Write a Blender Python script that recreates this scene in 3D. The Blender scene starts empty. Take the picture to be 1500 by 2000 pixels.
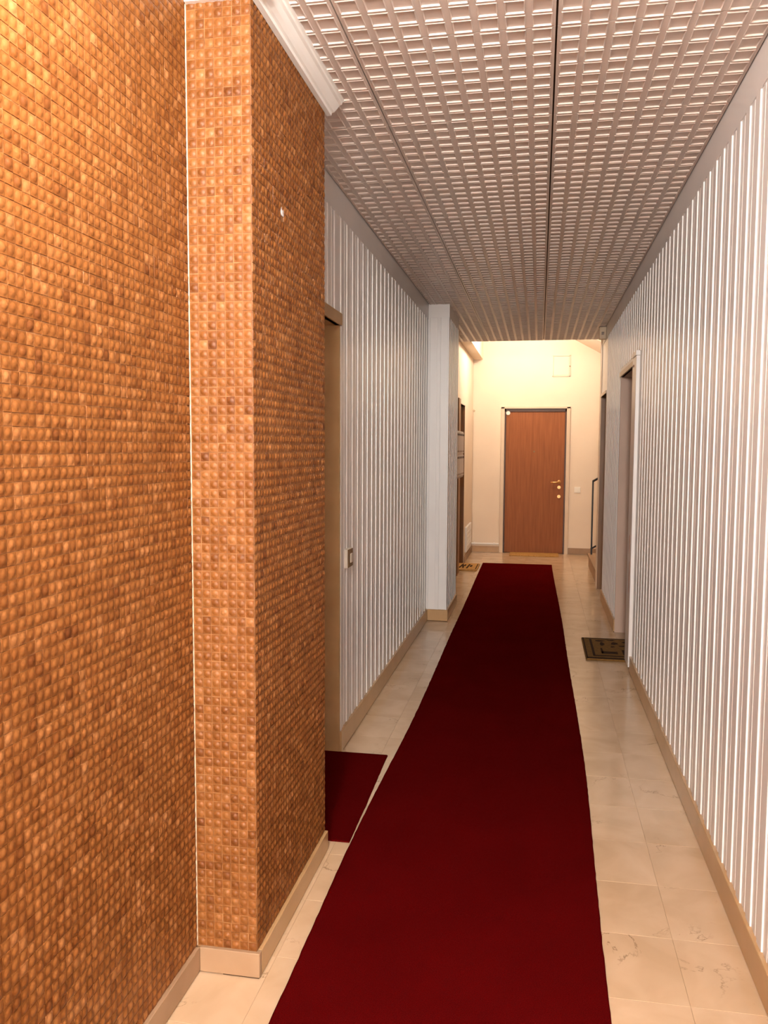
import bpy, math, random
from mathutils import Vector, Matrix
random.seed(7)
S = bpy.context.scene
COL = S.collection

# ------------------------------------------------------------------ camera
F_PX, YAW, PITCH, ROLL, EYE = 1620.0, 0.18407, 0.07822, 0.00487, 1.5
fwd = Vector((-math.sin(YAW) * math.cos(PITCH), math.cos(YAW) * math.cos(PITCH), -math.sin(PITCH)))
rgt = Vector((math.cos(YAW), math.sin(YAW), 0)); upv = rgt.cross(fwd)
r1 = rgt * math.cos(ROLL) + upv * math.sin(ROLL); u1 = -rgt * math.sin(ROLL) + upv * math.cos(ROLL)
cd = bpy.data.cameras.new('camera'); cam = bpy.data.objects.new('camera', cd); COL.objects.link(cam)
cam.matrix_world = Matrix(((r1.x, u1.x, -fwd.x, 0), (r1.y, u1.y, -fwd.y, 0), (r1.z, u1.z, -fwd.z, EYE), (0, 0, 0, 1)))
cd.sensor_fit = 'VERTICAL'; cd.sensor_height = 24.0; cd.sensor_width = 18.0
cd.lens = F_PX / 2000 * 24.0; cd.clip_start = 0.02
S.camera = cam

# ------------------------------------------------------------------ world, exposure, lamp strengths
w = bpy.data.worlds.new('world'); S.world = w; w.use_nodes = True
w.node_tree.nodes['Background'].inputs[0].default_value = (0.8, 0.85, 1, 1)
w.node_tree.nodes['Background'].inputs[1].default_value = 0.02
vs = S.view_settings
vs.view_transform = 'Standard'; vs.look = 'None'; vs.gamma = 1.0; vs.use_curve_mapping = False; vs.exposure = 0.17
LAMP_HALL = dict(loc=(-0.42, 1.00), r=0.12, drop=0.22, strength=185, col=(1.0, 0.945, 0.88))
LAMP_FILL = dict(loc=(-0.10, -2.7), r=0.20, drop=0.42, strength=640, col=(1.0, 0.935, 0.86))  # added fill lamp, unseen behind the viewer, floods the corridor with light
LAMP_LOBBY = dict(loc=(-0.15, 10.62), r=0.13, drop=0.29, strength=122, col=(1.0, 0.85, 0.68))

# ------------------------------------------------------------------ sizes of the place
XR, XL = 0.632, -0.937          # wall planes right / left
XP = -0.757                     # pillar face
ZC = 2.70                       # ceiling
YB = -4.54                      # back wall
YE = 11.92                      # end wall
ZB = 2.575                      # underside of the plain band above the slats
GR = 0.0048                     # slat thickness
PITCHS = 0.127

# ------------------------------------------------------------------ materials
def new_mat(name, col, rough=0.5, spec=0.5, metal=0.0):
    m = bpy.data.materials.new(name); m.use_nodes = True
    b = m.node_tree.nodes['Principled BSDF']
    b.inputs['Base Color'].default_value = (*col, 1); b.inputs['Roughness'].default_value = rough
    b.inputs['Specular IOR Level'].default_value = spec; b.inputs['Metallic'].default_value = metal
    return m, m.node_tree, b
def N(nt, kind, **kw):
    n = nt.nodes.new(kind)
    for k, v in kw.items():
        if k in n.inputs: n.inputs[k].default_value = v
        else: setattr(n, k, v)
    return n
def ramp(nt, fac, stops):
    r = nt.nodes.new('ShaderNodeValToRGB')
    while len(r.color_ramp.elements) < len(stops): r.color_ramp.elements.new(0.5)
    for e, (p, c) in zip(r.color_ramp.elements, stops): e.position = p; e.color = (*c, 1)
    nt.links.new(fac, r.inputs[0]); return r
def noisy(name, c1, c2, scale, rough=0.5, spec=0.5, bump=0.0, detail=4, stretch=(1, 1, 1), metal=0.0, bscale=None, objrand=True):
    """two-tone noise material in object space"""
    m, nt, b = new_mat(name, c1, rough, spec, metal)
    tc = N(nt, 'ShaderNodeTexCoord'); mp = N(nt, 'ShaderNodeMapping'); mp.inputs['Scale'].default_value = stretch
    nt.links.new(tc.outputs['Object'], mp.inputs['Vector'])
    if objrand:
        oi = N(nt, 'ShaderNodeObjectInfo'); mu = N(nt, 'ShaderNodeMath', operation='MULTIPLY'); mu.inputs[1].default_value = 37.0
        nt.links.new(oi.outputs['Random'], mu.inputs[0]); nt.links.new(mu.outputs[0], mp.inputs['Location'])
    n = N(nt, 'ShaderNodeTexNoise'); n.inputs['Scale'].default_value = scale; n.inputs['Detail'].default_value = detail
    nt.links.new(mp.outputs[0], n.inputs['Vector'])
    r = ramp(nt, n.outputs['Fac'], [(0.3, c1), (0.7, c2)])
    nt.links.new(r.outputs[0], b.inputs['Base Color'])
    if bump:
        n2 = N(nt, 'ShaderNodeTexNoise'); n2.inputs['Scale'].default_value = bscale or scale * 6; n2.inputs['Detail'].default_value = 3
        nt.links.new(mp.outputs[0], n2.inputs['Vector'])
        bp = N(nt, 'ShaderNodeBump'); bp.inputs['Strength'].default_value = bump; bp.inputs['Distance'].default_value = 0.002
        nt.links.new(n2.outputs['Fac'], bp.inputs['Height']); nt.links.new(bp.outputs[0], b.inputs['Normal'])
    return m

M = {}
M['white'] = noisy('white_paint', (0.74, 0.72, 0.71), (0.79, 0.77, 0.755), 3.0, 0.33, 0.5, 0.05, objrand=False)
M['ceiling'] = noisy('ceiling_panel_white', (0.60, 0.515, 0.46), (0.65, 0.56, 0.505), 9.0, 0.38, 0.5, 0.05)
M['cornice'] = noisy('cornice_white', (0.80, 0.79, 0.76), (0.84, 0.83, 0.80), 5.0, 0.4, 0.5, 0.03)
M['plaster'] = noisy('cream_plaster', (0.74, 0.62, 0.50), (0.79, 0.67, 0.54), 2.0, 0.7, 0.3, 0.10, bscale=60, objrand=False)
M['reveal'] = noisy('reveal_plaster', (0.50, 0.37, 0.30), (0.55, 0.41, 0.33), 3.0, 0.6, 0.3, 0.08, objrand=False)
M['grout'] = noisy('grout_orange', (0.16, 0.065, 0.021), (0.35, 0.18, 0.08), 38.0, 0.7, 0.3, 0.0, objrand=False)
M['bead'] = noisy('corner_grout', (0.80, 0.62, 0.44), (0.86, 0.70, 0.52), 14.0, 0.6, 0.3)
M['floorbed'] = noisy('floor_bed', (0.20, 0.12, 0.06), (0.45, 0.30, 0.18), 14.0, 0.8, 0.2, objrand=False)
M['trimstone'] = noisy('tan_marble_trim', (0.40, 0.235, 0.10), (0.48, 0.30, 0.145), 7.0, 0.28, 0.5, 0.03)
M['palestone'] = noisy('pale_marble_trim', (0.29, 0.178, 0.10), (0.345, 0.22, 0.13), 7.0, 0.45, 0.4, 0.03)
M['frame'] = noisy('cream_stone_frame', (0.60, 0.47, 0.34), (0.66, 0.52, 0.38), 5.0, 0.4, 0.4, 0.03)
M['gap'] = new_mat('dark_joint', (0.06, 0.03, 0.015), 0.9, 0.1)[0]
M['brass'] = new_mat('brass', (0.75, 0.46, 0.20), 0.38, 0.5, 1.0)[0]
M['black'] = new_mat('black_iron', (0.012, 0.010, 0.010), 0.45, 0.4)[0]
M['darkwood'] = noisy('dark_frame_wood', (0.055, 0.022, 0.010), (0.075, 0.03, 0.014), 6, 0.4, 0.4, stretch=(12, 12, 1))
M['brownwood'] = noisy('brown_wood', (0.20, 0.095, 0.035), (0.27, 0.13, 0.05), 5, 0.4, 0.4, stretch=(10, 10, 0.8))
M['doorwood'] = noisy('door_veneer', (0.225, 0.072, 0.023), (0.30, 0.103, 0.036), 5, 0.55, 0.25, stretch=(9, 9, 0.5), objrand=False)
M['switch'] = new_mat('cream_switch', (0.80, 0.74, 0.64), 0.35)[0]
M['bronze'] = new_mat('bronze_plate', (0.20, 0.12, 0.05), 0.4, 0.5, 0.3)[0]
M['mailbox'] = noisy('mailbox_enamel', (0.78, 0.72, 0.66), (0.82, 0.76, 0.70), 4, 0.4)
M['coir'] = noisy('coir_mat', (0.36, 0.19, 0.055), (0.50, 0.28, 0.10), 60, 0.95, 0.1, 0.6, bscale=260)
M['matink'] = noisy('mat_dark_print', (0.025, 0.011, 0.006), (0.045, 0.022, 0.010), 60, 0.95, 0.1, 0.5, bscale=260)
M['olive'] = noisy('olive_mat', (0.13, 0.066, 0.017), (0.19, 0.10, 0.028), 50, 0.95, 0.1, 0.6, bscale=240)
M['chip'] = noisy('bare_plaster_chip', (0.55, 0.33, 0.25), (0.70, 0.52, 0.44), 60, 0.8, 0.2)
M['sensor'] = new_mat('beige_plastic', (0.52, 0.40, 0.27), 0.5)[0]
M['lens'] = new_mat('smoked_lens', (0.16, 0.10, 0.06), 0.25)[0]

def glow(name, d):
    m = bpy.data.materials.new(name); m.use_nodes = True; nt = m.node_tree; nt.nodes.clear()
    e = N(nt, 'ShaderNodeEmission'); e.inputs[0].default_value = (*d['col'], 1); e.inputs[1].default_value = d['strength']
    o = N(nt, 'ShaderNodeOutputMaterial'); nt.links.new(e.outputs[0], o.inputs[0]); return m

# mosaic tile: colour of each tile from its own "tint" value
m, nt, b = new_mat('terracotta_glaze', (0.6, 0.22, 0.07), 0.50, 0.28); M['tile'] = m
at = N(nt, 'ShaderNodeAttribute'); at.attribute_name = 'tint'
r = ramp(nt, at.outputs['Fac'], [(0.0, (0.115, 0.032, 0.0045)), (0.30, (0.172, 0.056, 0.0095)), (0.65, (0.228, 0.082, 0.0175)), (1.0, (0.31, 0.130, 0.042))])
tc = N(nt, 'ShaderNodeTexCoord'); nz = N(nt, 'ShaderNodeTexNoise'); nz.inputs['Scale'].default_value = 190; nz.inputs['Detail'].default_value = 2
geo = N(nt, 'ShaderNodeNewGeometry'); nt.links.new(geo.outputs['Position'], nz.inputs['Vector'])
mx = N(nt, 'ShaderNodeMix', data_type='RGBA', blend_type='MULTIPLY'); mx.inputs['Factor'].default_value = 0.55
r2 = ramp(nt, nz.outputs['Fac'], [(0.30, (0.70, 0.62, 0.52)), (0.70, (1.0, 1.0, 1.0))])
nt.links.new(r.outputs[0], mx.inputs['A']); nt.links.new(r2.outputs[0], mx.inputs['B']); nt.links.new(mx.outputs['Result'], b.inputs['Base Color'])
b.inputs['Coat Weight'].default_value = 0.06; b.inputs['Coat Roughness'].default_value = 0.35

# floor marble
m, nt, b = new_mat('beige_marble', (0.6, 0.45, 0.3), 0.16, 0.5); M['marble'] = m
tc = N(nt, 'ShaderNodeTexCoord'); oi = N(nt, 'ShaderNodeObjectInfo')
mp = N(nt, 'ShaderNodeMapping'); mu = N(nt, 'ShaderNodeMath', operation='MULTIPLY'); mu.inputs[1].default_value = 61.0
nt.links.new(oi.outputs['Random'], mu.inputs[0]); nt.links.new(mu.outputs[0], mp.inputs['Location']); nt.links.new(tc.outputs['Object'], mp.inputs['Vector'])
n1 = N(nt, 'ShaderNodeTexNoise'); n1.inputs['Scale'].default_value = 5; n1.inputs['Detail'].default_value = 7; n1.inputs['Distortion'].default_value = 0.6
nt.links.new(mp.outputs[0], n1.inputs['Vector'])
c1 = ramp(nt, n1.outputs['Fac'], [(0.28, (0.49, 0.335, 0.20)), (0.52, (0.55, 0.388, 0.245)), (0.75, (0.60, 0.43, 0.285))])
n2 = N(nt, 'ShaderNodeTexNoise'); n2.inputs['Scale'].default_value = 2.1; n2.inputs['Detail'].default_value = 8; n2.inputs['Roughness'].default_value = 0.62; n2.inputs['Distortion'].default_value = 0.5
nt.links.new(mp.outputs[0], n2.inputs['Vector'])
v1 = N(nt, 'ShaderNodeMath', operation='SUBTRACT'); v1.inputs[1].default_value = 0.5; nt.links.new(n2.outputs['Fac'], v1.inputs[0])
v2 = N(nt, 'ShaderNodeMath', operation='ABSOLUTE'); nt.links.new(v1.outputs[0], v2.inputs[0])
vr = ramp(nt, v2.outputs[0], [(0.0, (1, 1, 1)), (0.0045, (0, 0, 0))])
n3 = N(nt, 'ShaderNodeTexNoise'); n3.inputs['Scale'].default_value = 4.5; nt.links.new(mp.outputs[0], n3.inputs['Vector'])
vm = ramp(nt, n3.outputs['Fac'], [(0.50, (0, 0, 0)), (0.62, (0.85, 0.85, 0.85))])
vv = N(nt, 'ShaderNodeMath', operation='MULTIPLY'); nt.links.new(vr.outputs[0], vv.inputs[0]); nt.links.new(vm.outputs[0], vv.inputs[1])
mx = N(nt, 'ShaderNodeMix', data_type='RGBA'); nt.links.new(vv.outputs[0], mx.inputs['Factor'])
nt.links.new(c1.outputs[0], mx.inputs['A']); mx.inputs['B'].default_value = (0.20, 0.115, 0.055, 1); nt.links.new(mx.outputs['Result'], b.inputs['Base Color'])
rr = N(nt, 'ShaderNodeMapRange'); rr.inputs['To Min'].default_value = 0.10; rr.inputs['To Max'].default_value = 0.26
nt.links.new(n1.outputs['Fac'], rr.inputs['Value']); nt.links.new(rr.outputs[0], b.inputs['Roughness'])

# red carpet
m, nt, b = new_mat('red_carpet', (0.2, 0.008, 0.008), 1.0, 0.0); M['carpet'] = m
tc = N(nt, 'ShaderNodeTexCoord'); n1 = N(nt, 'ShaderNodeTexNoise'); n1.inputs['Scale'].default_value = 420; n1.inputs['Detail'].default_value = 2
n2 = N(nt, 'ShaderNodeTexNoise'); n2.inputs['Scale'].default_value = 3; n2.inputs['Detail'].default_value = 4
nt.links.new(tc.outputs['Object'], n1.inputs['Vector']); nt.links.new(tc.outputs['Object'], n2.inputs['Vector'])
c1 = ramp(nt, n1.outputs['Fac'], [(0.3, (0.044, 0.0010, 0.0012)), (0.72, (0.100, 0.0026, 0.0028))])
c2 = ramp(nt, n2.outputs['Fac'], [(0.3, (0.86, 0.86, 0.86)), (0.7, (1, 1, 1))])
mx = N(nt, 'ShaderNodeMix', data_type='RGBA', blend_type='MULTIPLY'); mx.inputs['Factor'].default_value = 1
nt.links.new(c1.outputs[0], mx.inputs['A']); nt.links.new(c2.outputs[0], mx.inputs['B']); nt.links.new(mx.outputs['Result'], b.inputs['Base Color'])
bp = N(nt, 'ShaderNodeBump'); bp.inputs['Strength'].default_value = 0.8; bp.inputs['Distance'].default_value = 0.003
nt.links.new(n1.outputs['Fac'], bp.inputs['Height']); nt.links.new(bp.outputs[0], b.inputs['Normal'])
b.inputs['Sheen Weight'].default_value = 0.0; b.inputs['Sheen Roughness'].default_value = 0.4; b.inputs['Sheen Tint'].default_value = (0.9, 0.12, 0.10, 1)

# ------------------------------------------------------------------ mesh helpers
class MB:
    def __init__(s): s.v, s.f, s.smooth = [], [], []
    def box(s, x0, x1, y0, y1, z0, z1, bev=0.0):
        x0, x1 = min(x0, x1), max(x0, x1); y0, y1 = min(y0, y1), max(y0, y1); z0, z1 = min(z0, z1), max(z0, z1)
        if bev <= 0:
            i = len(s.v)
            s.v += [(x, y, z) for z in (z0, z1) for y in (y0, y1) for x in (x0, x1)]
            s.f += [tuple(i + k for k in q) for q in ((0, 2, 3, 1), (4, 5, 7, 6), (0, 1, 5, 4), (2, 6, 7, 3), (0, 4, 6, 2), (1, 3, 7, 5))]
            return s
        # chamfered box: 24 vertices
        i = len(s.v); idx = {}
        lo, hi = (x0, y0, z0), (x1, y1, z1)
        for c in range(8):
            sg = [(c >> a) & 1 for a in range(3)]
            for ax in range(3):
                p = [(hi[a] if sg[a] else lo[a]) + (0 if a == ax else (-bev if sg[a] else bev)) for a in range(3)]
                idx[(c, ax)] = len(s.v); s.v.append(tuple(p))
        for ax in range(3):
            o = [a for a in range(3) if a != ax]
            for sd in (0, 1):
                cs = [sd << ax, (sd << ax) | (1 << o[0]), (sd << ax) | (1 << o[0]) | (1 << o[1]), (sd << ax) | (1 << o[1])]
                q = [idx[(c, ax)] for c in cs]
                if (sd == 0) ^ (ax == 1): q.reverse()
                s.f.append(tuple(q))
        for ax in range(3):           # edges along ax
            o = [a for a in range(3) if a != ax]
            for s0 in (0, 1):
                for s1 in (0, 1):
                    c0 = (s0 << o[0]) | (s1 << o[1]); c1 = c0 | (1 << ax)
                    s.f.append((idx[(c0, o[0])], idx[(c1, o[0])], idx[(c1, o[1])], idx[(c0, o[1])]))
        for c in range(8): s.f.append((idx[(c, 0)], idx[(c, 1)], idx[(c, 2)]))
        return s
    def prism(s, pts, axis, a0, a1):
        """extrude a 2-D polygon (in the two other axes, in order) along axis"""
        n = len(pts); i = len(s.v)
        for a in (a0, a1):
            for p in pts:
                q = list(p); q.insert(axis, a); s.v.append(tuple(q))
        s.f.append(tuple(i + k for k in range(n))[::-1]); s.f.append(tuple(i + n + k for k in range(n)))
        for k in range(n): s.f.append((i + k, i + (k + 1) % n, i + n + (k + 1) % n, i + n + k))
        return s
    def tube(s, path, r, seg=10):
        i = len(s.v); n = len(path); path = [Vector(p) for p in path]
        for k, p in enumerate(path):
            t = (path[min(k + 1, n - 1)] - path[max(k - 1, 0)]).normalized()
            a = t.cross(Vector((0, 0, 1))) if abs(t.z) < 0.9 else t.cross(Vector((0, 1, 0)))
            a.normalize(); c = t.cross(a)
            for q in range(seg):
                an = 2 * math.pi * q / seg; s.v.append(tuple(p + (a * math.cos(an) + c * math.sin(an)) * r))
        for k in range(n - 1):
            for q in range(seg): s.f.append((i + k * seg + q, i + k * seg + (q + 1) % seg, i + (k + 1) * seg + (q + 1) % seg, i + (k + 1) * seg + q))
        s.f.append(tuple(i + q for q in range(seg))[::-1]); s.f.append(tuple(i + (n - 1) * seg + q for q in range(seg)))
        return s
    def disc(s, c, axis, r, h, seg=20):
        """short cylinder with rounded rim; axis is a unit vector, c its base centre"""
        ax = Vector(axis); a = ax.orthogonal().normalized(); b_ = ax.cross(a); i = len(s.v); c = Vector(c)
        for rr, hh in ((r, 0), (r, h * 0.7), (r * 0.88, h)):
            for q in range(seg):
                an = 2 * math.pi * q / seg; s.v.append(tuple(c + ax * hh + (a * math.cos(an) + b_ * math.sin(an)) * rr))
        for k in range(2):
            for q in range(seg): s.f.append((i + k * seg + q, i + k * seg + (q + 1) % seg, i + (k + 1) * seg + (q + 1) % seg, i + (k + 1) * seg + q))
        s.f.append(tuple(i + q for q in range(seg))[::-1]); s.f.append(tuple(i + 2 * seg + q for q in range(seg)))
        return s
    def mesh(s, name, mat):
        me = bpy.data.meshes.new(name); me.from_pydata(s.v, [], s.f)
        import bmesh
        bm = bmesh.new(); bm.from_mesh(me); bmesh.ops.recalc_face_normals(bm, faces=bm.faces); bm.to_mesh(me); bm.free()
        me.materials.append(M[mat]); return me
    def build(s, name, mat, parent=None, smooth=False):
        me = s.mesh(name, mat)
        if smooth:
            for p in me.polygons: p.use_smooth = True
        return link(name, me, parent)
def link(name, me, parent=None, loc=None):
    o = bpy.data.objects.new(name, me); COL.objects.link(o)
    if parent: o.parent = parent
    if loc: o.location = loc
    return o
def empty(name, loc=(0, 0, 0)):
    o = bpy.data.objects.new(name, None); COL.objects.link(o); o.location = loc; o.empty_display_size = 0.1; return o
def tag(o, label, cat, kind=None, group=None):
    o['label'] = label; o['category'] = cat
    if kind: o['kind'] = kind
    if group: o['group'] = group
    return o
def B(name, mat, parent, *boxes, bev=0.0, off=(0, 0, 0)):
    """boxes given in world metres; off = location of the parent empty"""
    mb = MB()
    for q in boxes: mb.box(q[0] - off[0], q[1] - off[0], q[2] - off[1], q[3] - off[1], q[4] - off[2], q[5] - off[2], bev)
    return mb.build(name, mat, parent)

# ------------------------------------------------------------------ floor
fl = tag(B('floor', 'floorbed', None, (-1.3, 2.6, YB - 0.1, YE + 0.1, -0.12, -0.0012)), 'polished beige marble slab floor of the corridor and lobby', 'floor', 'structure')
ROW = 0.315; R0 = 2.24 - 22 * ROW
cols = [(XL, -0.733), (-0.733, -0.152), (-0.152, 0.43), (0.43, XR)]
lob = [(-0.733, -0.152), (-0.152, 0.43), (0.43, 1.012), (1.012, 1.594), (1.594, 2.40)]
cache = {}
def slab(x0, x1, y0, y1):
    g = 0.0004; k = (round(x1 - x0, 4), round(y1 - y0, 4))
    if k not in cache:
        a, c = k[0] / 2 - g, k[1] / 2 - g
        cache[k] = MB().box(-a, a, -c, c, -0.02, 0, 0.0006).mesh('tile', 'marble')
    o = link('tile', cache[k], fl, ((x0 + x1) / 2, (y0 + y1) / 2, random.uniform(-0.0002, 0.0002)))
for k in range(54):
    y0 = R0 + k * ROW; y1 = min(y0 + ROW, YE)
    if y0 >= YE - 0.02: break
    for x0, x1 in ([cols[0]] + lob if y0 > 9.2 else cols): slab(x0, x1, y0, y1)
# door thresholds in the recesses
for x0, x1, y0, y1 in ((-1.25, XL, 2.9, 3.87), (-1.2, XL, 9.84, 10.62), (XR, 0.92, 5.93, 6.92), (XR, 0.92, 8.39, 9.05)): slab(x0, x1, y0, y1)

# ------------------------------------------------------------------ ceiling with embossed panels
ce = tag(B('ceiling', 'gap', None, (-1.1, 0.85, YB - 0.1, 9.55, ZC + 0.012, ZC + 0.18)), 'white ceiling of square panels embossed with a grid of rectangles', 'ceiling', 'structure')
PW, PD = 0.605, 0.642
def panel_mesh(edges_x):
    """one panel seen from below: beaded rectangles round a recessed field; z = 0 is the panel face"""
    v, f = [], []
    def ring(x0, x1, y0, y1, z):
        i = len(v); v.extend([(x0, y0, z), (x1, y0, z), (x1, y1, z), (x0, y1, z)]); return i
    def band(a, c):
        for k in range(4): f.append((a + k, c + k, c + (k + 1) % 4, a + (k + 1) % 4))
    ny = 8; dy = (PD - 0.004) / ny
    nx = len(edges_x) - 1
    for i in range(nx):
        for j in range(ny):
            X0, X1 = edges_x[i], edges_x[i + 1]; Y0, Y1 = j * dy, (j + 1) * dy
            wx = min(0.0085, (X1 - X0) * 0.2); wy = 0.0050
            a = ring(X0, X1, Y0, Y1, 0)
            c1 = ring(X0 + wx, X1 - wx, Y0 + wy, Y1 - wy, 0); band(a, c1)
            e = 0.0016; c2 = ring(X0 + wx + e, X1 - wx - e, Y0 + wy + e, Y1 - wy - e, -0.0026); band(c1, c2)
            e2 = e + 0.0012; c3 = ring(X0 + wx + e2, X1 - wx - e2, Y0 + wy + e2, Y1 - wy - e2, -0.0026); band(c2, c3)
            e3 = e2 + 0.0022; c4 = ring(X0 + wx + e3, X1 - wx - e3, Y0 + wy + e3, Y1 - wy - e3, 0.0020); band(c3, c4)
            f.append((c4, c4 + 3, c4 + 2, c4 + 1))
    # edges of the panel
    x0, x1, y1 = edges_x[0], edges_x[-1], PD - 0.004
    a = ring(x0, x1, 0, y1, 0); c = ring(x0, x1, 0, y1, 0.014)
    for k in range(4): f.append((a + k, a + (k + 1) % 4, c + (k + 1) % 4, c + k))
    me = bpy.data.meshes.new('ceiling_panel'); me.from_pydata(v, [], f); me.update()
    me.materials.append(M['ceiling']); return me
cell = (PW - 0.006) / 8
full = panel_mesh([i * cell for i in range(9)])
cut = panel_mesh([0.0, 0.0525] + [0.0525 + i * cell for i in range(1, 5)])
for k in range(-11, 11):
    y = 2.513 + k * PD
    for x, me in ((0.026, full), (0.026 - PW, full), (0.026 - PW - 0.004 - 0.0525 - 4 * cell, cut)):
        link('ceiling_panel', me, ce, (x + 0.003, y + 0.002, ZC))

# ------------------------------------------------------------------ mosaic
def dome(tx=0.0, ty=0.0, hs=1.0):
    """pillow tile in its own plane: u right, v up, w out of the wall"""
    a = 0.0120; v = [(-a, -a, -0.002), (a, -a, -0.002), (a, a, -0.002), (-a, a, -0.002)]
    b_ = 0.0116; v += [(-b_, -b_, 0.0006), (b_, -b_, 0.0006), (b_, b_, 0.0006), (-b_, b_, 0.0006)]
    def sq(r, n=8):
        o = []
        for k in range(n):
            an = 2 * math.pi * (k + 0.5) / n; c, s_ = math.cos(an), math.sin(an)
            m_ = (abs(c) ** 3.2 + abs(s_) ** 3.2) ** (-1 / 3.2); o.append((c * m_ * r, s_ * m_ * r))
        return o
    for r_, h in ((0.0094, 0.0008), (0.0066, 0.0032 * hs)): v += [(x, y, h) for x, y in sq(r_)]
    v.append((0, 0, 0.0043 * hs))
    f = [(0, 1, 5, 4), (1, 2, 6, 5), (2, 3, 7, 6), (3, 0, 4, 7)]
    R_ = 8
    # ring vertices sit at 22.5 + 45k degrees; corner 6 (+,+) between k=0 and k=1
    cor = [6, 7, 4, 5]
    for q in range(4):
        k0, k1, k2 = R_ + (2 * q) % 8, R_ + (2 * q + 1) % 8, R_ + (2 * q + 2) % 8
        f += [(cor[q], k1, k0), (cor[q], cor[(q + 1) % 4], k2, k1)]
    nf = len(f)
    for k in range(8): f.append((R_ + k, R_ + (k + 1) % 8, R_ + 8 + (k + 1) % 8, R_ + 8 + k))
    for k in range(8): f.append((R_ + 8 + k, R_ + 8 + (k + 1) % 8, R_ + 16))
    return v, f, nf
DV, DF, DN = dome()
VAR = []
for k in range(10):
    v, f, nf = dome(hs=random.uniform(0.75, 1.15)); me = bpy.data.meshes.new('tile'); me.from_pydata(v, [], f)
    at_ = me.attributes.new('tint', 'FLOAT', 'POINT'); t = (k + 0.5) / 10
    at_.data.foreach_set('value', [max(0, t - 0.18)] * 8 + [t] * 17 if False else [t] * len(v))
    for i, p in enumerate(me.polygons): p.use_smooth = i >= nf
    me.materials.append(M['tile']); VAR.append(me)
def project(p):
    d = p - Vector((0, 0, EYE)); z = d.dot(fwd)
    if z < 0.05: return None
    return 750 + F_PX * d.dot(r1) / z, 1000 - F_PX * d.dot(u1) / z
def mosaic(owner, faces, skip=()):
    """faces: (origin, u, v, nu, nv); every tile is placed, the 300 largest in view are objects, the rest one part"""
    P = 0.02515; tiles = []
    for o, u, v, nu, nv, z1 in faces:
        w_ = u.cross(v)
        for i in range(nu):
            for j in range(nv):
                c = o + u * (i + 0.5) * P + v * (j + 0.5) * P
                if any((c - s_).length < 0.0126 for s_ in skip): continue
                q = [project(c + u * (a * P / 2) + v * (b_ * P / 2)) for a, b_ in ((-1, -1), (1, -1), (1, 1), (-1, 1))]
                ar = 0
                if all(q) and all(0 <= p[0] <= 1500 and 0 <= p[1] <= 2000 for p in q):
                    ar = abs(sum(q[k][0] * q[(k + 1) % 4][1] - q[(k + 1) % 4][0] * q[k][1] for k in range(4))) / 2
                tiles.append((ar, c, u, v, w_))
    tiles.sort(key=lambda t: -t[0])
    rot = []
    V, Fc, T = [], [], []
    for n, (ar, c, u, v, w_) in enumerate(tiles):
        t = min(1, max(0, random.gauss(0.52, 0.17)))
        c = c + u * random.gauss(0, 0.00018) + v * random.gauss(0, 0.00018)
        a, b_ = random.gauss(0, 0.025), random.gauss(0, 0.025)
        w2 = (w_ + u * a + v * b_).normalized(); u2 = (u - w2 * u.dot(w2)).normalized(); v2 = w2.cross(u2)
        if n < 300:
            ob = link('tile', VAR[min(9, int(t * 10))], owner)
            ob.matrix_local = Matrix(((u2.x, v2.x, w2.x, c.x), (u2.y, v2.y, w2.y, c.y), (u2.z, v2.z, w2.z, c.z), (0, 0, 0, 1)))
        else:
            i = len(V); hs = random.uniform(0.75, 1.15)
            for x, y, z in DV:
                z = z * hs if z > 0.002 else z
                V.append((c.x + u2.x * x + v2.x * y + w2.x * z, c.y + u2.y * x + v2.y * y + w2.y * z, c.z + u2.z * x + v2.z * y + w2.z * z)); T.append(t)
            for q in DF: Fc.append(tuple(i + k for k in q))
    me = bpy.data.meshes.new('mosaic_tiles'); me.from_pydata(V, [], Fc)
    at_ = me.attributes.new('tint', 'FLOAT', 'POINT'); at_.data.foreach_set('value', T)
    nt_ = len(DF); me.polygons.foreach_set('use_smooth', [(k % nt_) >= DN for k in range(len(Fc))])
    me.materials.append(M['tile']); ob = link('mosaic_tiles', me, owner); ob['kind'] = 'stuff'
EX, EY, EZ = Vector((1, 0, 0)), Vector((0, 1, 0)), Vector((0, 0, 1))
BH = 0.075
NV = int((ZC - BH) / 0.02515)
wl = tag(B('wall_left', 'grout', None, (XL - 0.2, XL, YB - 0.1, 2.12, 0, ZC + 0.05)), 'left wall covered in small domed terracotta mosaic tiles', 'wall', 'structure')
nw = 52
mosaic(wl, [(Vector((XL + 0.0008, 2.135 - nw * 0.02515, BH)), EY, EZ, nw, NV, 0)])
B('corner_grout', 'bead', wl, (XL, XL + 0.0028, 2.1372, 2.1394, BH, ZC))
pil = tag(B('wall_pillar', 'grout', None, (XL - 0.2, XP - 0.001, 2.14, 2.895, 0, ZC + 0.02)), 'square pillar faced with domed terracotta mosaic tiles beside the red runner', 'pillar', 'structure')
patch = Vector((XP, 2.405, 2.187))
mosaic(pil, [(Vector((XL + 0.003, 2.1395, BH)), EX, EZ, 7, NV, 0), (Vector((XP - 0.0005, 2.1415, BH)), EY, EZ, 30, NV, 0)], skip=(Vector((XP - 0.0005, 2.405, 2.187)),))
B('plaster_patch', 'white', pil, (XP - 0.002, XP + 0.001, 2.393, 2.416, 2.176, 2.200))

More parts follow.
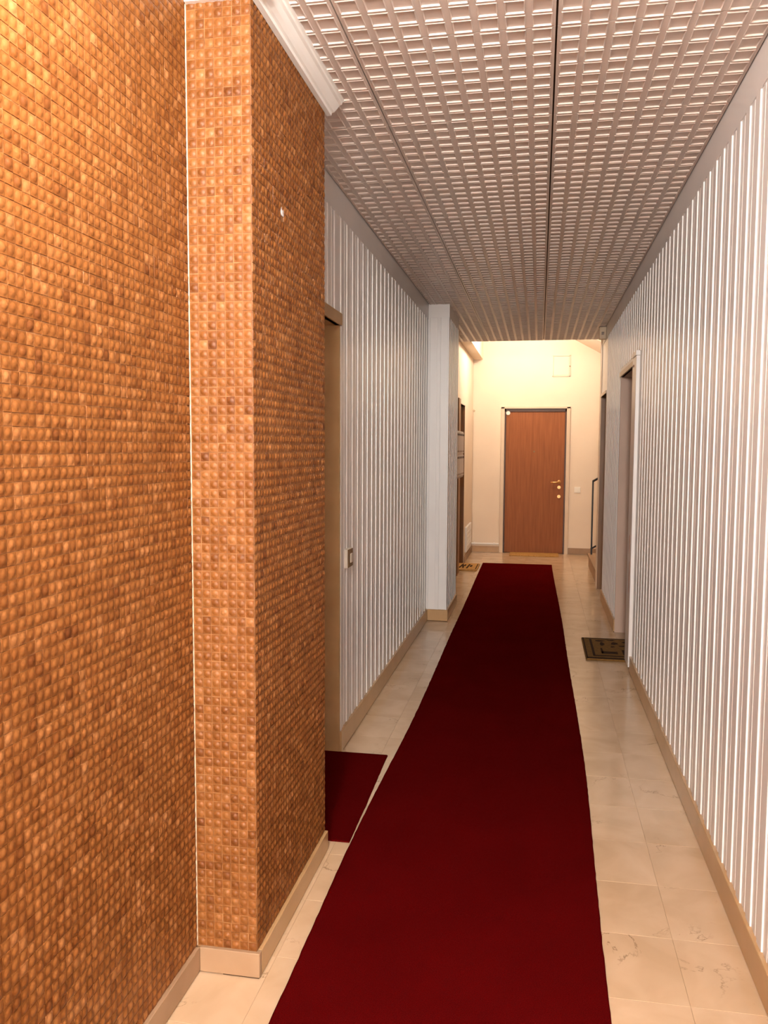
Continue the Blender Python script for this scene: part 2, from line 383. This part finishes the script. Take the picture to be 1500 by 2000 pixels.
# ------------------------------------------------------------------ slatted walls
def slat_mesh(wid, h, bead=0, name='slat'):
    c = 0.0016; pr = [(-wid / 2, 0), (-wid / 2 + c * 0.5, -GR), (wid / 2 - c * 0.5, -GR), (wid / 2, 0)]
    mb = MB(); n = 4; i = 0
    pts = [(-wid / 2, 0), (-wid / 2 + c * 0.35, -GR + c), (-wid / 2 + c, -GR), (wid / 2 - c, -GR), (wid / 2 - c * 0.35, -GR + c), (wid / 2, 0)]
    mb.prism(pts, 2, 0, h)
    if bead:                                   # low second moulding beside the raised strip
        a0, a1 = sorted((bead * (wid / 2 + 0.026), bead * (wid / 2 + 0.048)))
        mb.prism([(a0, 0), (a0 + 0.001, -0.0016), (a1 - 0.001, -0.0016), (a1, 0)], 2, 0, h)
    return mb.mesh(name, 'white')      # (x along the wall, y out of the wall)
slats = {}
def slat(parent, p, face, wid, z0, z1, bead=True):
    """p = (x, y) on the groove floor, face: direction the slat faces"""
    k = (round(wid, 3), round(z1 - z0, 3), {'-x': 1, '+x': -1, '-y': 0}[face] if bead else 0)
    if k not in slats: slats[k] = slat_mesh(*k)
    o = link('slat', slats[k], parent, (p[0], p[1], z0))
    o.rotation_euler.z = {'-x': -math.pi / 2, '+x': math.pi / 2, '-y': 0}[face]
RW = 0.052
# right wall
D1, D2 = (5.93, 6.92), (8.39, 9.05); ZD = 2.085
gx = XR + GR
wr = tag(B('wall_right', 'white', None, (gx, gx + 0.22, YB - 0.1, D1[0], 0, ZC + 0.1), (gx, gx + 0.22, D1[0], D1[1], ZD, ZC + 0.1), (gx, gx + 0.22, D1[1], D2[0], 0, ZC + 0.1),
           (gx, gx + 0.22, D2[0], D2[1], 2.04, ZC + 0.1)), 'right wall of white vertical slat panelling with a plain band on top', 'wall', 'structure')
B('top_band', 'white', wr, (XR, gx + 0.001, YB, D2[1] + 0.22, ZB, ZC + 0.01))
y = 2.738 - 57 * 0.1265
for k in range(120):
    yy = y + k * 0.1265 + RW / 2
    if yy < YB + 0.05 or yy > 8.36: continue
    if yy < D1[0] - 0.29: z0 = 0.10
    elif yy < D1[1] + 0.03: z0 = ZD + 0.05
    else: z0 = 0.10
    slat(wr, (gx, yy), '-x', RW, z0, ZB + 0.002, not (D1[1] < yy < D1[1] + 0.085))
# wall end beyond the second opening, with the stairwell side
tag(B('wall_right.001', 'plaster', None, (gx - 0.007, 2.4, D2[1], D2[1] + 0.22, 0, 3.4)), 'cream plaster wall end beside the stairs', 'wall', 'structure')
# left slatted wall
DL = (2.895, 3.87); gl = XL - GR
wl2 = tag(B('wall_left.001', 'white', None, (gl - 0.2, gl, DL[1], 7.06, 0, ZC + 0.1), (gl - 0.2, gl, DL[0] - 0.3, DL[1], 2.085, ZC + 0.1)), 'left wall of white vertical slat panelling between the doorway and the pilaster', 'wall', 'structure')
B('top_band', 'white', wl2, (gl - 0.001, XL, 2.9, 7.05, ZB, ZC + 0.01))
for k in range(-9, 26):
    yy = 3.897 + k * 0.1265 + RW / 2
    if yy > 7.03: break
    if yy < 2.92: continue
    slat(wl2, (gl, yy), '+x', RW, 0.10 if yy > DL[1] else 2.13, ZB + 0.002, not (DL[1] < yy < DL[1] + 0.085))
# pilaster
pc = -0.761
pl = tag(B('wall_pilaster', 'white', None, (XL - 0.05, pc - GR, 7.06 + GR, 7.86, 0, ZC + 0.02)), 'white slat clad pilaster on the left in front of the mailboxes', 'pilaster', 'structure')
B('top_band', 'white', pl, (XL - 0.02, pc, 7.06, 7.10, 2.59, ZC + 0.01), (pc - 0.05, pc, 7.10, 7.86, 2.59, ZC + 0.01))
for x0, x1 in ((XL, XL + 0.014), (XL + 0.072, XL + 0.104), (pc - 0.016, pc - 0.0005)):
    slat(pl, ((x0 + x1) / 2, 7.06 + GR), '-y', x1 - x0, 0.10, 2.592)
for k in range(7):
    yy = 7.062 + RW / 2 + k * 0.1265
    if yy < 7.85: slat(pl, (pc - GR, yy), '+x', RW, 0.10, 2.592, k > 0)

# ------------------------------------------------------------------ remaining walls
lw = tag(B('wall_left.002', 'plaster', None, (XL - 0.2, XL, 7.86, 9.84, 0, 3.4), (XL - 0.2, XL, 10.62, YE + 0.1, 0, 3.4), (XL - 0.2, XL, 9.84, 10.62, 2.022, 3.4)), 'cream plaster wall of the lobby on the left with an opening', 'wall', 'structure')
tag(B('wall_end', 'plaster', None, (XL - 0.2, -0.49, YE, YE + 0.2, 0, 3.4), (0.372, 2.6, YE, YE + 0.2, 0, 3.4), (-0.49, 0.372, YE, YE + 0.2, 2.052, 3.4)), 'cream plaster end wall around the brown door', 'wall', 'structure')
tag(B('wall_back', 'white', None, (-1.2, 0.9, YB - 0.2, YB, 0, ZC + 0.1)), 'white wall behind the viewer closing the corridor', 'wall', 'structure')
tag(B('wall_stairwell', 'plaster', None, (2.4, 2.6, D2[1], YE + 0.1, 0, 3.4)), 'cream plaster wall closing the stairwell', 'wall', 'structure')
tag(B('ceiling.001', 'plaster', None, (XL - 0.2, 2.6, 9.55, YE + 0.1, 3.32, 3.45)), 'higher cream ceiling of the lobby', 'ceiling', 'structure')
tag(B('trim_1', 'plaster', None, (XL - 0.1, 2.6, 9.552, 9.62, ZC + 0.012, 3.34)), 'plaster fascia where the panelled ceiling ends at the lobby', 'fascia', 'structure')
tag(B('trim_2', 'plaster', None, (XL, -0.805, 9.62, YE, 2.74, 3.33)), 'boxed beam along the top of the lobby left wall', 'beam', 'structure')
mb = MB(); mb.prism([(0.15, 3.165), (2.4, 1.918), (2.4, 2.12), (0.42, 3.22), (0.15, 3.34)], 1, 10.95, YE)
tag(mb.build('ceiling.002', 'plaster'), 'sloping cream underside of the upper stair flight', 'stair soffit', 'structure')

# cornice over the mosaic pillar
prof = [(0, 0.012), (0, -0.046), (0.016, -0.046), (0.018, -0.037), (0.026, -0.035), (0.036, -0.026), (0.046, -0.014), (0.054, -0.011), (0.056, -0.004), (0.064, -0.002), (0.064, 0.012)]
mb = MB(); mb.prism([(XP + 0.004 + a, ZC + b_) for a, b_ in prof], 1, 2.06, 2.915)
mb.prism([(2.1385 - a, ZC + b_) for a, b_ in prof], 0, XL + 0.005, XP + 0.06)
tag(mb.build('trim_3', 'cornice'), 'white moulded cornice on top of the mosaic pillar', 'cornice', 'structure')

# ------------------------------------------------------------------ baseboards
def board(name, mat, label, *boxes):
    o = tag(B(name, mat, None, *boxes, bev=0.0015), label, 'baseboard', 'structure')
    return o
JH = 0.004   # dark joint between floor and board
board('baseboard_left', 'palestone', 'pale marble baseboard under the mosaic left wall', (XL - 0.01, XL + 0.012, YB, 2.13, JH, BH))
board('baseboard_pillar', 'palestone', 'pale marble baseboard across the front of the mosaic pillar', (XL + 0.012, XP + 0.011, 2.128, 2.15, JH, BH))
board('baseboard_pillar.001', 'trimstone', 'tan marble baseboard along the side of the mosaic pillar', (XP - 0.01, XP + 0.011, 2.151, 2.90, JH, BH))
board('baseboard_left.001', 'trimstone', 'tan marble baseboard under the left slat panelling', (gl - 0.01, XL + 0.010, DL[1] + 0.002, 7.047, JH, 0.105))
board('baseboard_pilaster', 'trimstone', 'tan marble baseboard round the foot of the white pilaster', (XL + 0.010, pc + 0.011, 7.048, 7.075, JH, 0.100), (pc - 0.02, pc + 0.011, 7.0752, 7.862, JH, 0.100))
board('baseboard_right', 'trimstone', 'tan marble baseboard under the right slat panelling nearest the viewer', (XR - 0.010, gx + 0.01, YB, D1[0] - 0.235, JH, 0.105))
board('baseboard_right.001', 'trimstone', 'tan marble baseboard between the two right openings', (XR - 0.010, gx + 0.01, D1[1] + 0.002, D2[0] - 0.002, JH, 0.105))
board('baseboard_end', 'trimstone', 'tan marble baseboard on the end wall left of the door', (XL, -0.54, YE - 0.014, YE + 0.01, JH, 0.088))
board('baseboard_end.001', 'palestone', 'pale marble baseboard on the end wall right of the door', (0.425, 2.4, YE - 0.014, YE + 0.01, JH, 0.090))
board('baseboard_left.002', 'palestone', 'pale marble baseboard on the lobby left wall', (XL - 0.01, XL + 0.012, 10.68, YE - 0.015, JH, 0.088))
board('baseboard_left.003', 'palestone', 'pale marble baseboard below the mailboxes', (XL - 0.01, XL + 0.012, 7.865, 9.60, JH, 0.088))
gp = B('trim_4', 'gap', None, (XR - 0.007, gx, YB, D1[0] - 0.235, -0.001, JH + 0.001), (XR - 0.007, gx, D1[1] + 0.002, D2[0], -0.001, JH + 0.001), (XL, XL + 0.007, YB, 2.13, -0.001, JH + 0.001),
       (XP - 0.1, XP + 0.007, 2.132, 2.9, -0.001, JH + 0.001), (gl, XL + 0.006, DL[1], 7.05, -0.001, JH + 0.001), (XL, pc + 0.007, 7.052, 7.86, -0.001, JH + 0.001))
tag(gp, 'dark dirty joint line between floor and baseboards', 'joint', 'structure')

# ------------------------------------------------------------------ doorways in the side walls
def opening(name, label, mat_rev, sx, xw, y0, y1, zt, depth, lintel, lint_mat, door_mat):
    """sx = +1 right wall, -1 left wall"""
    e = tag(empty(name, (xw, (y0 + y1) / 2, 0)), label, 'doorway', 'structure'); off = e.location
    xb = xw + sx * depth
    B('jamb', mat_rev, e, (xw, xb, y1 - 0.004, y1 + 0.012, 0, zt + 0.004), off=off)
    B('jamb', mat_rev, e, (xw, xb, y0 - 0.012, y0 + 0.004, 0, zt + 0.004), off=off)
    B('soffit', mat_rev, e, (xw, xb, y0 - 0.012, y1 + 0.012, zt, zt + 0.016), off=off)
    B('lintel', lint_mat, e, (xw - sx * 0.010, xw + sx * 0.02, y0 - 0.012, y1 + 0.012, zt, zt + lintel), bev=0.001, off=off)
    lf = B('leaf', door_mat, e, (xb - sx * 0.002, xb + sx * 0.045, y0 + 0.004, y1 - 0.004, 0.006, zt - 0.002), bev=0.002, off=off)
    mb = MB(); hy = y0 + 0.10 - off.y; hx = xb - off.x - sx * 0.002
    mb.tube([(hx, hy, 1.02), (hx - sx * 0.05, hy, 1.02), (hx - sx * 0.055, hy + 0.02, 1.02), (hx - sx * 0.055, hy + 0.12, 1.02)], 0.009, 8)
    mb.disc((hx, hy, 1.02), (-sx, 0, 0), 0.025, 0.006)
    mb.build('handle', 'brass', lf)
    return e
d2 = opening('door_2', 'tan stone framed doorway hidden behind the mosaic pillar', 'trimstone', -1, XL, DL[0], DL[1], 2.072, 0.30, 0.055, 'trimstone', 'brownwood')
B('edge_strip', 'white', d2, (XL - 0.005, XL + 0.003, DL[1] + 0.014, DL[1] + 0.04, 0.105, 2.13), off=d2.location)
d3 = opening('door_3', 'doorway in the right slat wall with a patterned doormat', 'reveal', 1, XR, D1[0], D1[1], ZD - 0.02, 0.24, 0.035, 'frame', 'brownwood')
cs = B('casing', 'white', d3, (XR - 0.018, gx + 0.002, D1[0] - 0.235, D1[0] - 0.012, 0.03, ZD + 0.02), bev=0.002, off=d3.location)
B('cap', 'white', d3, (XR - 0.022, gx + 0.002, D1[0] - 0.24, D1[0] - 0.012, ZD + 0.021, ZD + 0.055), bev=0.002, off=d3.location)
d4 = opening('door_4', 'narrow far doorway at the end of the right slat wall', 'brownwood', 1, XR, D2[0], D2[1], 2.03, 0.24, 0.03, 'frame', 'brownwood')
d5 = opening('door_5', 'brown framed doorway behind the mailboxes in the lobby', 'brownwood', -1, XL, 9.84, 10.62, 2.022, 0.25, 0.02, 'plaster', 'brownwood')
B('casing', 'brownwood', d5, (XL - 0.01, XL + 0.022, 9.62, 9.838, 0.0, 2.07), bev=0.002, off=d5.location)
# chipped paint on the casing edge of door_3
def flake(parent, cy, cz, w_, h_, mat, x, sd, off):
    rnd = random.Random(sd); n = 9; pts = []
    for k in range(n):
        a = 2 * math.pi * k / n; q = rnd.uniform(0.6, 1.1); pts.append((cy - off.y + math.cos(a) * w_ * q, cz - off.z + math.sin(a) * h_ * q))
    mb = MB(); mb.prism(pts, 0, x - off.x - 0.0012, x - off.x); mb.build('paint_chip', mat, parent)
flake(d3, 5.79, 0.86, 0.035, 0.075, 'chip', XR - 0.018, 3, d3.location)
flake(d3, 5.76, 0.62, 0.028, 0.12, 'chip', XR - 0.018, 5, d3.location)
flake(d3, 5.84, 2.05, 0.05, 0.012, 'chip', XR - 0.018, 6, d3.location)

# ------------------------------------------------------------------ end door
X0, X1, ZT = -0.488, 0.371, 2.050
d1 = tag(empty('door_1', ((X0 + X1) / 2, YE, 0)), 'reddish brown wooden entrance door at the far end of the corridor', 'door', 'structure'); off = d1.location
fy0, fy1 = YE - 0.022, YE + 0.06
B('frame', 'frame', d1, (X0 - 0.048, X0, fy0, fy1, 0, ZT + 0.02), (X1, X1 + 0.048, fy0, fy1, 0, ZT + 0.02), (X0 - 0.048, X1 + 0.048, fy0, fy1, ZT - 0.002, ZT + 0.024), bev=0.002, off=off)
B('inner_frame', 'darkwood', d1, (X0, X0 + 0.02, YE + 0.004, YE + 0.1, 0, ZT), (X1 - 0.02, X1, YE + 0.004, YE + 0.1, 0, ZT), (X0, X1, YE + 0.004, YE + 0.1, ZT - 0.045, ZT), bev=0.001, off=off)
lf = B('leaf', 'doorwood', d1, (X0 + 0.02, X1 - 0.02, YE + 0.018, YE + 0.075, 0.006, ZT - 0.045), bev=0.003, off=off)
fy = 0.018
mb = MB(); hx, hz = 0.285 - off.x, 1.02
mb.disc((hx, fy, hz), (0, -1, 0), 0.026, 0.008)
mb.tube([(hx, fy, hz), (hx, fy - 0.045, hz), (hx - 0.015, fy - 0.055, hz), (hx - 0.06, fy - 0.056, hz - 0.004), (hx - 0.12, fy - 0.054, hz - 0.006)], 0.011, 10)
mb.build('handle', 'brass', lf, True)
for zz in (0.945, 0.815):
    mb = MB(); mb.disc((hx, fy, zz), (0, -1, 0), 0.024, 0.010); mb.disc((hx, fy - 0.008, zz), (0, -1, 0), 0.012, 0.014)
    mb.build('lock_plate', 'brass', lf)
mb = MB(); mb.disc((-0.07 - off.x, fy, 1.445), (0, -1, 0), 0.012, 0.006); mb.build('peephole', 'bronze', lf)
mb = MB(); mb.disc((-0.440 - off.x, fy - 0.001, 1.987), (0, -1, 0), 0.030, 0.016); mb.build('contact_disc', 'switch', lf)

# ------------------------------------------------------------------ runner and mats
def runner(name, lefts, rights, y0, y1, z0, th, step, label, wob=0.0006):
    def it(tab, y):
        if y <= tab[0][0]: return tab[0][1]
        for (a, p), (c, q) in zip(tab, tab[1:]):
            if y <= c:
                t = (y - a) / (c - a); t = t * t * (3 - 2 * t); return p + (q - p) * t
        return tab[-1][1]
    n = max(2, int((y1 - y0) / step)); mb = MB(); rows = []
    for k in range(n + 1):
        y = y0 + (y1 - y0) * k / n
        l = it(lefts, y) + random.gauss(0, wob); r_ = it(rights, y) + random.gauss(0, wob)
        row = []
        ee = 0.004 if 0 < k < n else 0.0
        for x, z in ((l, z0), (l, z0 + th * 0.6), (l + 0.004, z0 + th), (l * 0.5 + r_ * 0.5, z0 + th + random.gauss(0, 0.0003)), (r_ - 0.004, z0 + th), (r_, z0 + th * 0.6), (r_, z0)):
            row.append(len(mb.v)); mb.v.append((x, y, z))
        rows.append(row)
    for a, c in zip(rows, rows[1:]):
        for k in range(7): mb.f.append((a[k], a[(k + 1) % 7], c[(k + 1) % 7], c[k]))
    mb.f.append(tuple(rows[0])); mb.f.append(tuple(rows[-1][::-1]))
    return tag(mb.build(name, 'carpet'), label, 'carpet')
runner('carpet_runner', [(-4.0, -0.66), (1.96, -0.664), (2.97, -0.675), (4.57, -0.656), (7.0, -0.672), (10.75, -0.692)],
       [(-4.0, 0.21), (2.13, 0.215), (4.03, 0.241), (6.55, 0.226), (10.75, 0.188)], -4.0, 10.755, 0.0, 0.007, 0.035, 'long dark red carpet runner down the middle of the corridor')
runner('carpet_mat', [(2.97, -1.2)], [(2.965, -0.680), (3.2, -0.684), (3.89, -0.696)], 2.968, 3.868, 0.0, 0.007, 0.035, 'small dark red carpet mat at the doorway behind the mosaic pillar')

def inked(parent, polys, z, mat='matink'):
    mb = MB()
    for p in polys: mb.prism(p, 2, z, z + 0.0008)
    mb.build('print', mat, parent)
def rect(x0, x1, y0, y1): return [(x0, y0), (x1, y0), (x1, y1), (x0, y1)]
# patterned mat at the right doorway
x0, x1, y0, y1 = 0.355, 0.86, 5.945, 6.615
mt = tag(B('doormat', 'olive', None, (x0, x1, y0, y1, 0.0, 0.014), bev=0.004), 'olive brown doormat with dark ornament at the right doorway', 'doormat')
rnd = random.Random(11); P_ = [rect(x0 + 0.006, x0 + 0.016, y0 + 0.006, y1 - 0.006), rect(x0 + 0.006, x1, y0 + 0.008, y0 + 0.05), rect(x0 + 0.055, x0 + 0.072, y0 + 0.09, y1 - 0.05), rect(x0 + 0.055, x1, y0 + 0.085, y0 + 0.115), rect(x0 + 0.03, x1, y1 - 0.03, y1 - 0.008)]
def blob(cx, cy, rx, ry):
    return [(cx + math.cos(2 * math.pi * k / 11) * rx * rnd.uniform(0.55, 1.15), cy + math.sin(2 * math.pi * k / 11) * ry * rnd.uniform(0.55, 1.15)) for k in range(11)]
P_ += [rect(x0 + 0.12, x0 + 0.134, y0 + 0.17, y0 + 0.33), rect(x0 + 0.12, x0 + 0.235, y0 + 0.165, y0 + 0.235), rect(x0 + 0.27, x0 + 0.285, y0 + 0.15, y0 + 0.29), rect(x0 + 0.27, x0 + 0.33, y0 + 0.27, y0 + 0.295)]
for cx, cy, rx, ry in ((0.13, 0.57, 0.05, 0.028), (0.145, 0.47, 0.022, 0.06), (0.215, 0.60, 0.035, 0.02), (0.235, 0.50, 0.035, 0.045), (0.215, 0.39, 0.02, 0.025), (0.285, 0.42, 0.035, 0.02), (0.325, 0.55, 0.04, 0.03), (0.33, 0.36, 0.03, 0.03), (0.40, 0.47, 0.04, 0.06), (0.41, 0.25, 0.05, 0.03), (0.46, 0.58, 0.03, 0.03)):
    P_.append(blob(x0 + cx, y0 + cy, rx, ry))
inked(mt, P_, 0.0136)
# coir mat at the lobby doorway
x0, x1, y0, y1 = -1.10, -0.718, 10.015, 10.59
mt = tag(B('doormat', 'coir', None, (x0, x1, y0, y1, 0.0, 0.018), bev=0.004), 'orange coir doormat with dark strokes at the lobby left doorway', 'doormat')
X = lambda f_: x0 + (x1 - x0) * f_
Q = lambda a, c, e, g: [(X(a), y0 + c * 0.575), (X(a) + 0.022, y0 + c * 0.575), (X(e) + 0.022, y0 + g * 0.575), (X(e), y0 + g * 0.575)]
inked(mt, [rect(X(0.93), X(0.965), y0 + 0.07, y1 - 0.04), Q(0.62, 0.2, 0.66, 0.85), Q(0.38, 0.25, 0.44, 0.9), Q(0.30, 0.25, 0.44, 0.55), Q(0.50, 0.25, 0.46, 0.7),
           blob(X(0.55), y0 + 0.38, 0.016, 0.10), blob(X(0.76), y0 + 0.33, 0.018, 0.12), Q(0.16, 0.2, 0.28, 0.8), rect(x0, x1, y0 + 0.004, y0 + 0.02)], 0.0176)
mt = tag(B('doormat', 'coir', None, (-0.382, 0.292, 11.565, 11.89, 0.0, 0.016), bev=0.004), 'plain tan coir doormat in front of the far brown door', 'doormat')

# ------------------------------------------------------------------ mailboxes
mx0, mx1, my0, my1, mz0, mz1 = XL, -0.80, 7.93, 8.925, 1.185, 1.665
mbx = tag(empty('mailbox_cabinet', (XL, (my0 + my1) / 2, mz0)), 'pale wall mounted bank of mailboxes in two rows behind the pilaster', 'mailboxes'); off = mbx.location
B('body', 'mailbox', mbx, (mx0, mx1, my0, my1, mz0, mz1), bev=0.003, off=off)
nc = 6; cw = (my1 - my0 - 0.03) / nc
for rw in range(2):
    zb = mz0 + 0.02 + rw * 0.232; zt = zb + 0.215
    for c in range(nc):
        ya = my0 + 0.015 + c * cw; yb = ya + cw - 0.008
        dr = B('door', 'mailbox', mbx, (mx1, mx1 + 0.008, ya, yb, zb, zt), bev=0.0015, off=off)
        B('letter_slot', 'black', dr, (mx1 + 0.0075, mx1 + 0.0092, ya + 0.018, yb - 0.018, zt - 0.034, zt - 0.014), off=off)
        B('name_plate', 'bronze', dr, (mx1 + 0.0075, mx1 + 0.0095, ya + 0.035, yb - 0.035, zb + 0.014, zb + 0.030), off=off)

# ------------------------------------------------------------------ small fittings
sw = tag(empty('light_switch', (XL, 4.03, 0.945)), 'bronze light switch with cream rocker on the left slat wall', 'switch'); off = sw.location
B('mount', 'switch', sw, (gl, XL + 0.012, 3.985, 4.085, 0.897, 0.993), bev=0.001, off=off)
pt = B('plate', 'bronze', sw, (XL + 0.012, XL + 0.018, 3.988, 4.082, 0.900, 0.990), bev=0.0015, off=off)
B('rocker', 'switch', pt, (XL + 0.018, XL + 0.023, 4.018, 4.052, 0.922, 0.968), bev=0.0015, off=off)
sw = tag(empty('light_switch', (0.535, YE, 0.915)), 'square cream light switch right of the far brown door', 'switch'); off = sw.location
pt = B('plate', 'switch', sw, (0.495, 0.577, YE - 0.012, YE, 0.873, 0.955), bev=0.002, off=off)
for a in (0.509, 0.538): B('rocker', 'switch', pt, (a, a + 0.025, YE - 0.017, YE - 0.011, 0.890, 0.938), bev=0.001, off=off)
ap = tag(empty('access_panel', (0.282, YE, 2.64)), 'square cream access hatch high on the end wall above the door', 'hatch'); off = ap.location
B('frame', 'plaster', ap, (0.160, 0.172, YE - 0.012, YE, 2.49, 2.785), (0.392, 0.404, YE - 0.012, YE, 2.49, 2.785), (0.160, 0.404, YE - 0.012, YE, 2.773, 2.785), (0.160, 0.404, YE - 0.012, YE, 2.49, 2.502), off=off)
lid = B('lid', 'plaster', ap, (0.176, 0.388, YE - 0.008, YE, 2.506, 2.769), bev=0.002, off=off)
mb = MB(); mb.disc((0.398 - off.x, -0.012, 2.63 - off.z), (0, -1, 0), 0.009, 0.006); mb.build('latch', 'bronze', lid)
se = tag(empty('motion_sensor', (XR - 0.035, 8.59, ZC - 0.06)), 'small beige sensor box where the panelled ceiling meets the right wall', 'sensor'); off = se.location
bd = B('housing', 'sensor', se, (XR - 0.068, XR - 0.001, 8.56, 8.63, ZC - 0.125, ZC - 0.008), bev=0.004, off=off)
B('lens', 'lens', bd, (XR - 0.048, XR - 0.022, 8.557, 8.5605, ZC - 0.085, ZC - 0.055), bev=0.001, off=off)
B('bracket', 'lens', bd, (XR - 0.07, XR - 0.0005, 8.565, 8.64, ZC - 0.007, ZC - 0.001), off=off)
wp = tag(empty('vent_cover', (XL, 11.2, 0.29)), 'white low cover panel on the lobby left wall by the corner', 'cover'); off = wp.location
cv = B('cover', 'white', wp, (XL, XL + 0.025, 10.82, 11.62, 0.125, 0.455), bev=0.003, off=off)
for k in range(4): B('louvre', 'white', cv, (XL + 0.024, XL + 0.029, 10.87, 11.57, 0.18 + k * 0.06, 0.205 + k * 0.06), bev=0.001, off=off)
mb = MB(); mb.tube([(XL + 0.002, YE - 0.03, 0.125), (-0.545, YE - 0.03, 0.125)], 0.014, 12)
pp = tag(mb.build('pipe', 'white'), 'white pipe running along the end wall above the baseboard', 'pipe')
for xx in (-0.9, -0.62): B('clip', 'white', pp, (xx, xx + 0.02, YE - 0.04, YE, 0.108, 0.142))
mb = MB(); mb.tube([(-0.925, YE - 0.012, 2.0), (-0.925, YE - 0.012, 0.16)], 0.004, 6); cb = tag(mb.build('cable', 'plaster'), 'thin cream cable down the lobby corner', 'cable')
mb = MB(); mb.disc((-0.925, YE, 2.02), (0, -1, 0), 0.018, 0.014); mb.build('junction_cap', 'sensor', cb)

# ------------------------------------------------------------------ stairs and railing
st = tag(empty('staircase', (0.64, 10.0, 0)), 'pale marble steps rising to the right beyond the slat wall', 'stairs', 'structure'); off = st.location
for k in range(6):
    xa = 0.642 + k * 0.29
    B('step', 'palestone', st, (xa, 2.4, D2[1] + 0.222, 10.75, k * 0.17, (k + 1) * 0.17 - 0.03), off=off)
    B('tread', 'palestone', st, (xa - 0.015, xa + 0.32, D2[1] + 0.222, 10.765, (k + 1) * 0.17 - 0.03, (k + 1) * 0.17), bev=0.003, off=off)
ra = tag(empty('stair_railing', (0.665, 10.62, 0.17)), 'black iron stair railing at the far right', 'railing'); off = ra.location
sl = 0.17 / 0.29
def rp(x, y, z): return (x - off.x, y - off.y, z - off.z)
B('post', 'black', ra, (0.657, 0.677, 10.61, 10.63, 0.170, 1.09), bev=0.002, off=off)
mb = MB(); mb.tube([rp(0.662, 10.62, 1.085), rp(2.2, 10.62, 1.085 + 1.538 * sl)], 0.014, 8); mb.build('handrail', 'black', ra)
mb = MB(); mb.tube([rp(0.657, 10.62, 0.24), rp(2.2, 10.62, 0.24 + 1.543 * sl)], 0.011, 8); mb.build('bottom_rail', 'black', ra)
for k in range(1, 12):
    xx = 0.667 + k * 0.13; zz = 0.245 + (xx - 0.657) * sl
    mb = MB(); mb.tube([rp(xx, 10.62, zz), rp(xx, 10.62, zz + 0.85)], 0.006, 6); mb.build('baluster', 'black', ra)

# ------------------------------------------------------------------ lamps
def lamp(name, d, zc, label):
    x, y = d['loc']; e = tag(empty(name, (x, y, zc)), label, 'lamp')
    mb = MB(); mb.disc((0, 0, 0), (0, 0, -1), 0.075, 0.03, 24); mb.tube([(0, 0, -0.02), (0, 0, -d['drop'] + d['r'] * 0.8)], 0.012, 8); mb.build('canopy', 'brass', e)
    M['glow_' + name + label[:6]] = glow('lit_glass', d)
    mb = MB(); n, q = 10, 16; i0 = 0
    for a in range(1, n):
        th = math.pi * a / n
        for k in range(q): mb.v.append((d['r'] * math.sin(th) * math.cos(2 * math.pi * k / q), d['r'] * math.sin(th) * math.sin(2 * math.pi * k / q), -d['drop'] + d['r'] * math.cos(th)))
    for a in range(n - 2):
        for k in range(q): mb.f.append((a * q + k, (a + 1) * q + k, (a + 1) * q + (k + 1) % q, a * q + (k + 1) % q))
    t = len(mb.v); mb.v += [(0, 0, -d['drop'] + d['r']), (0, 0, -d['drop'] - d['r'])]
    for k in range(q): mb.f.append((t, k, (k + 1) % q)); mb.f.append((t + 1, (n - 2) * q + (k + 1) % q, (n - 2) * q + k))
    mb.build('globe', 'glow_' + name + label[:6], e, True)
lamp('ceiling_lamp', LAMP_HALL, ZC, 'white glass globe ceiling lamp above the near end of the corridor')
lamp('ceiling_lamp', LAMP_FILL, ZC, 'large glass globe pendant lamp behind the viewer near the entrance')
lamp('ceiling_lamp', LAMP_LOBBY, 3.32, 'warm glass globe ceiling lamp of the far lobby')
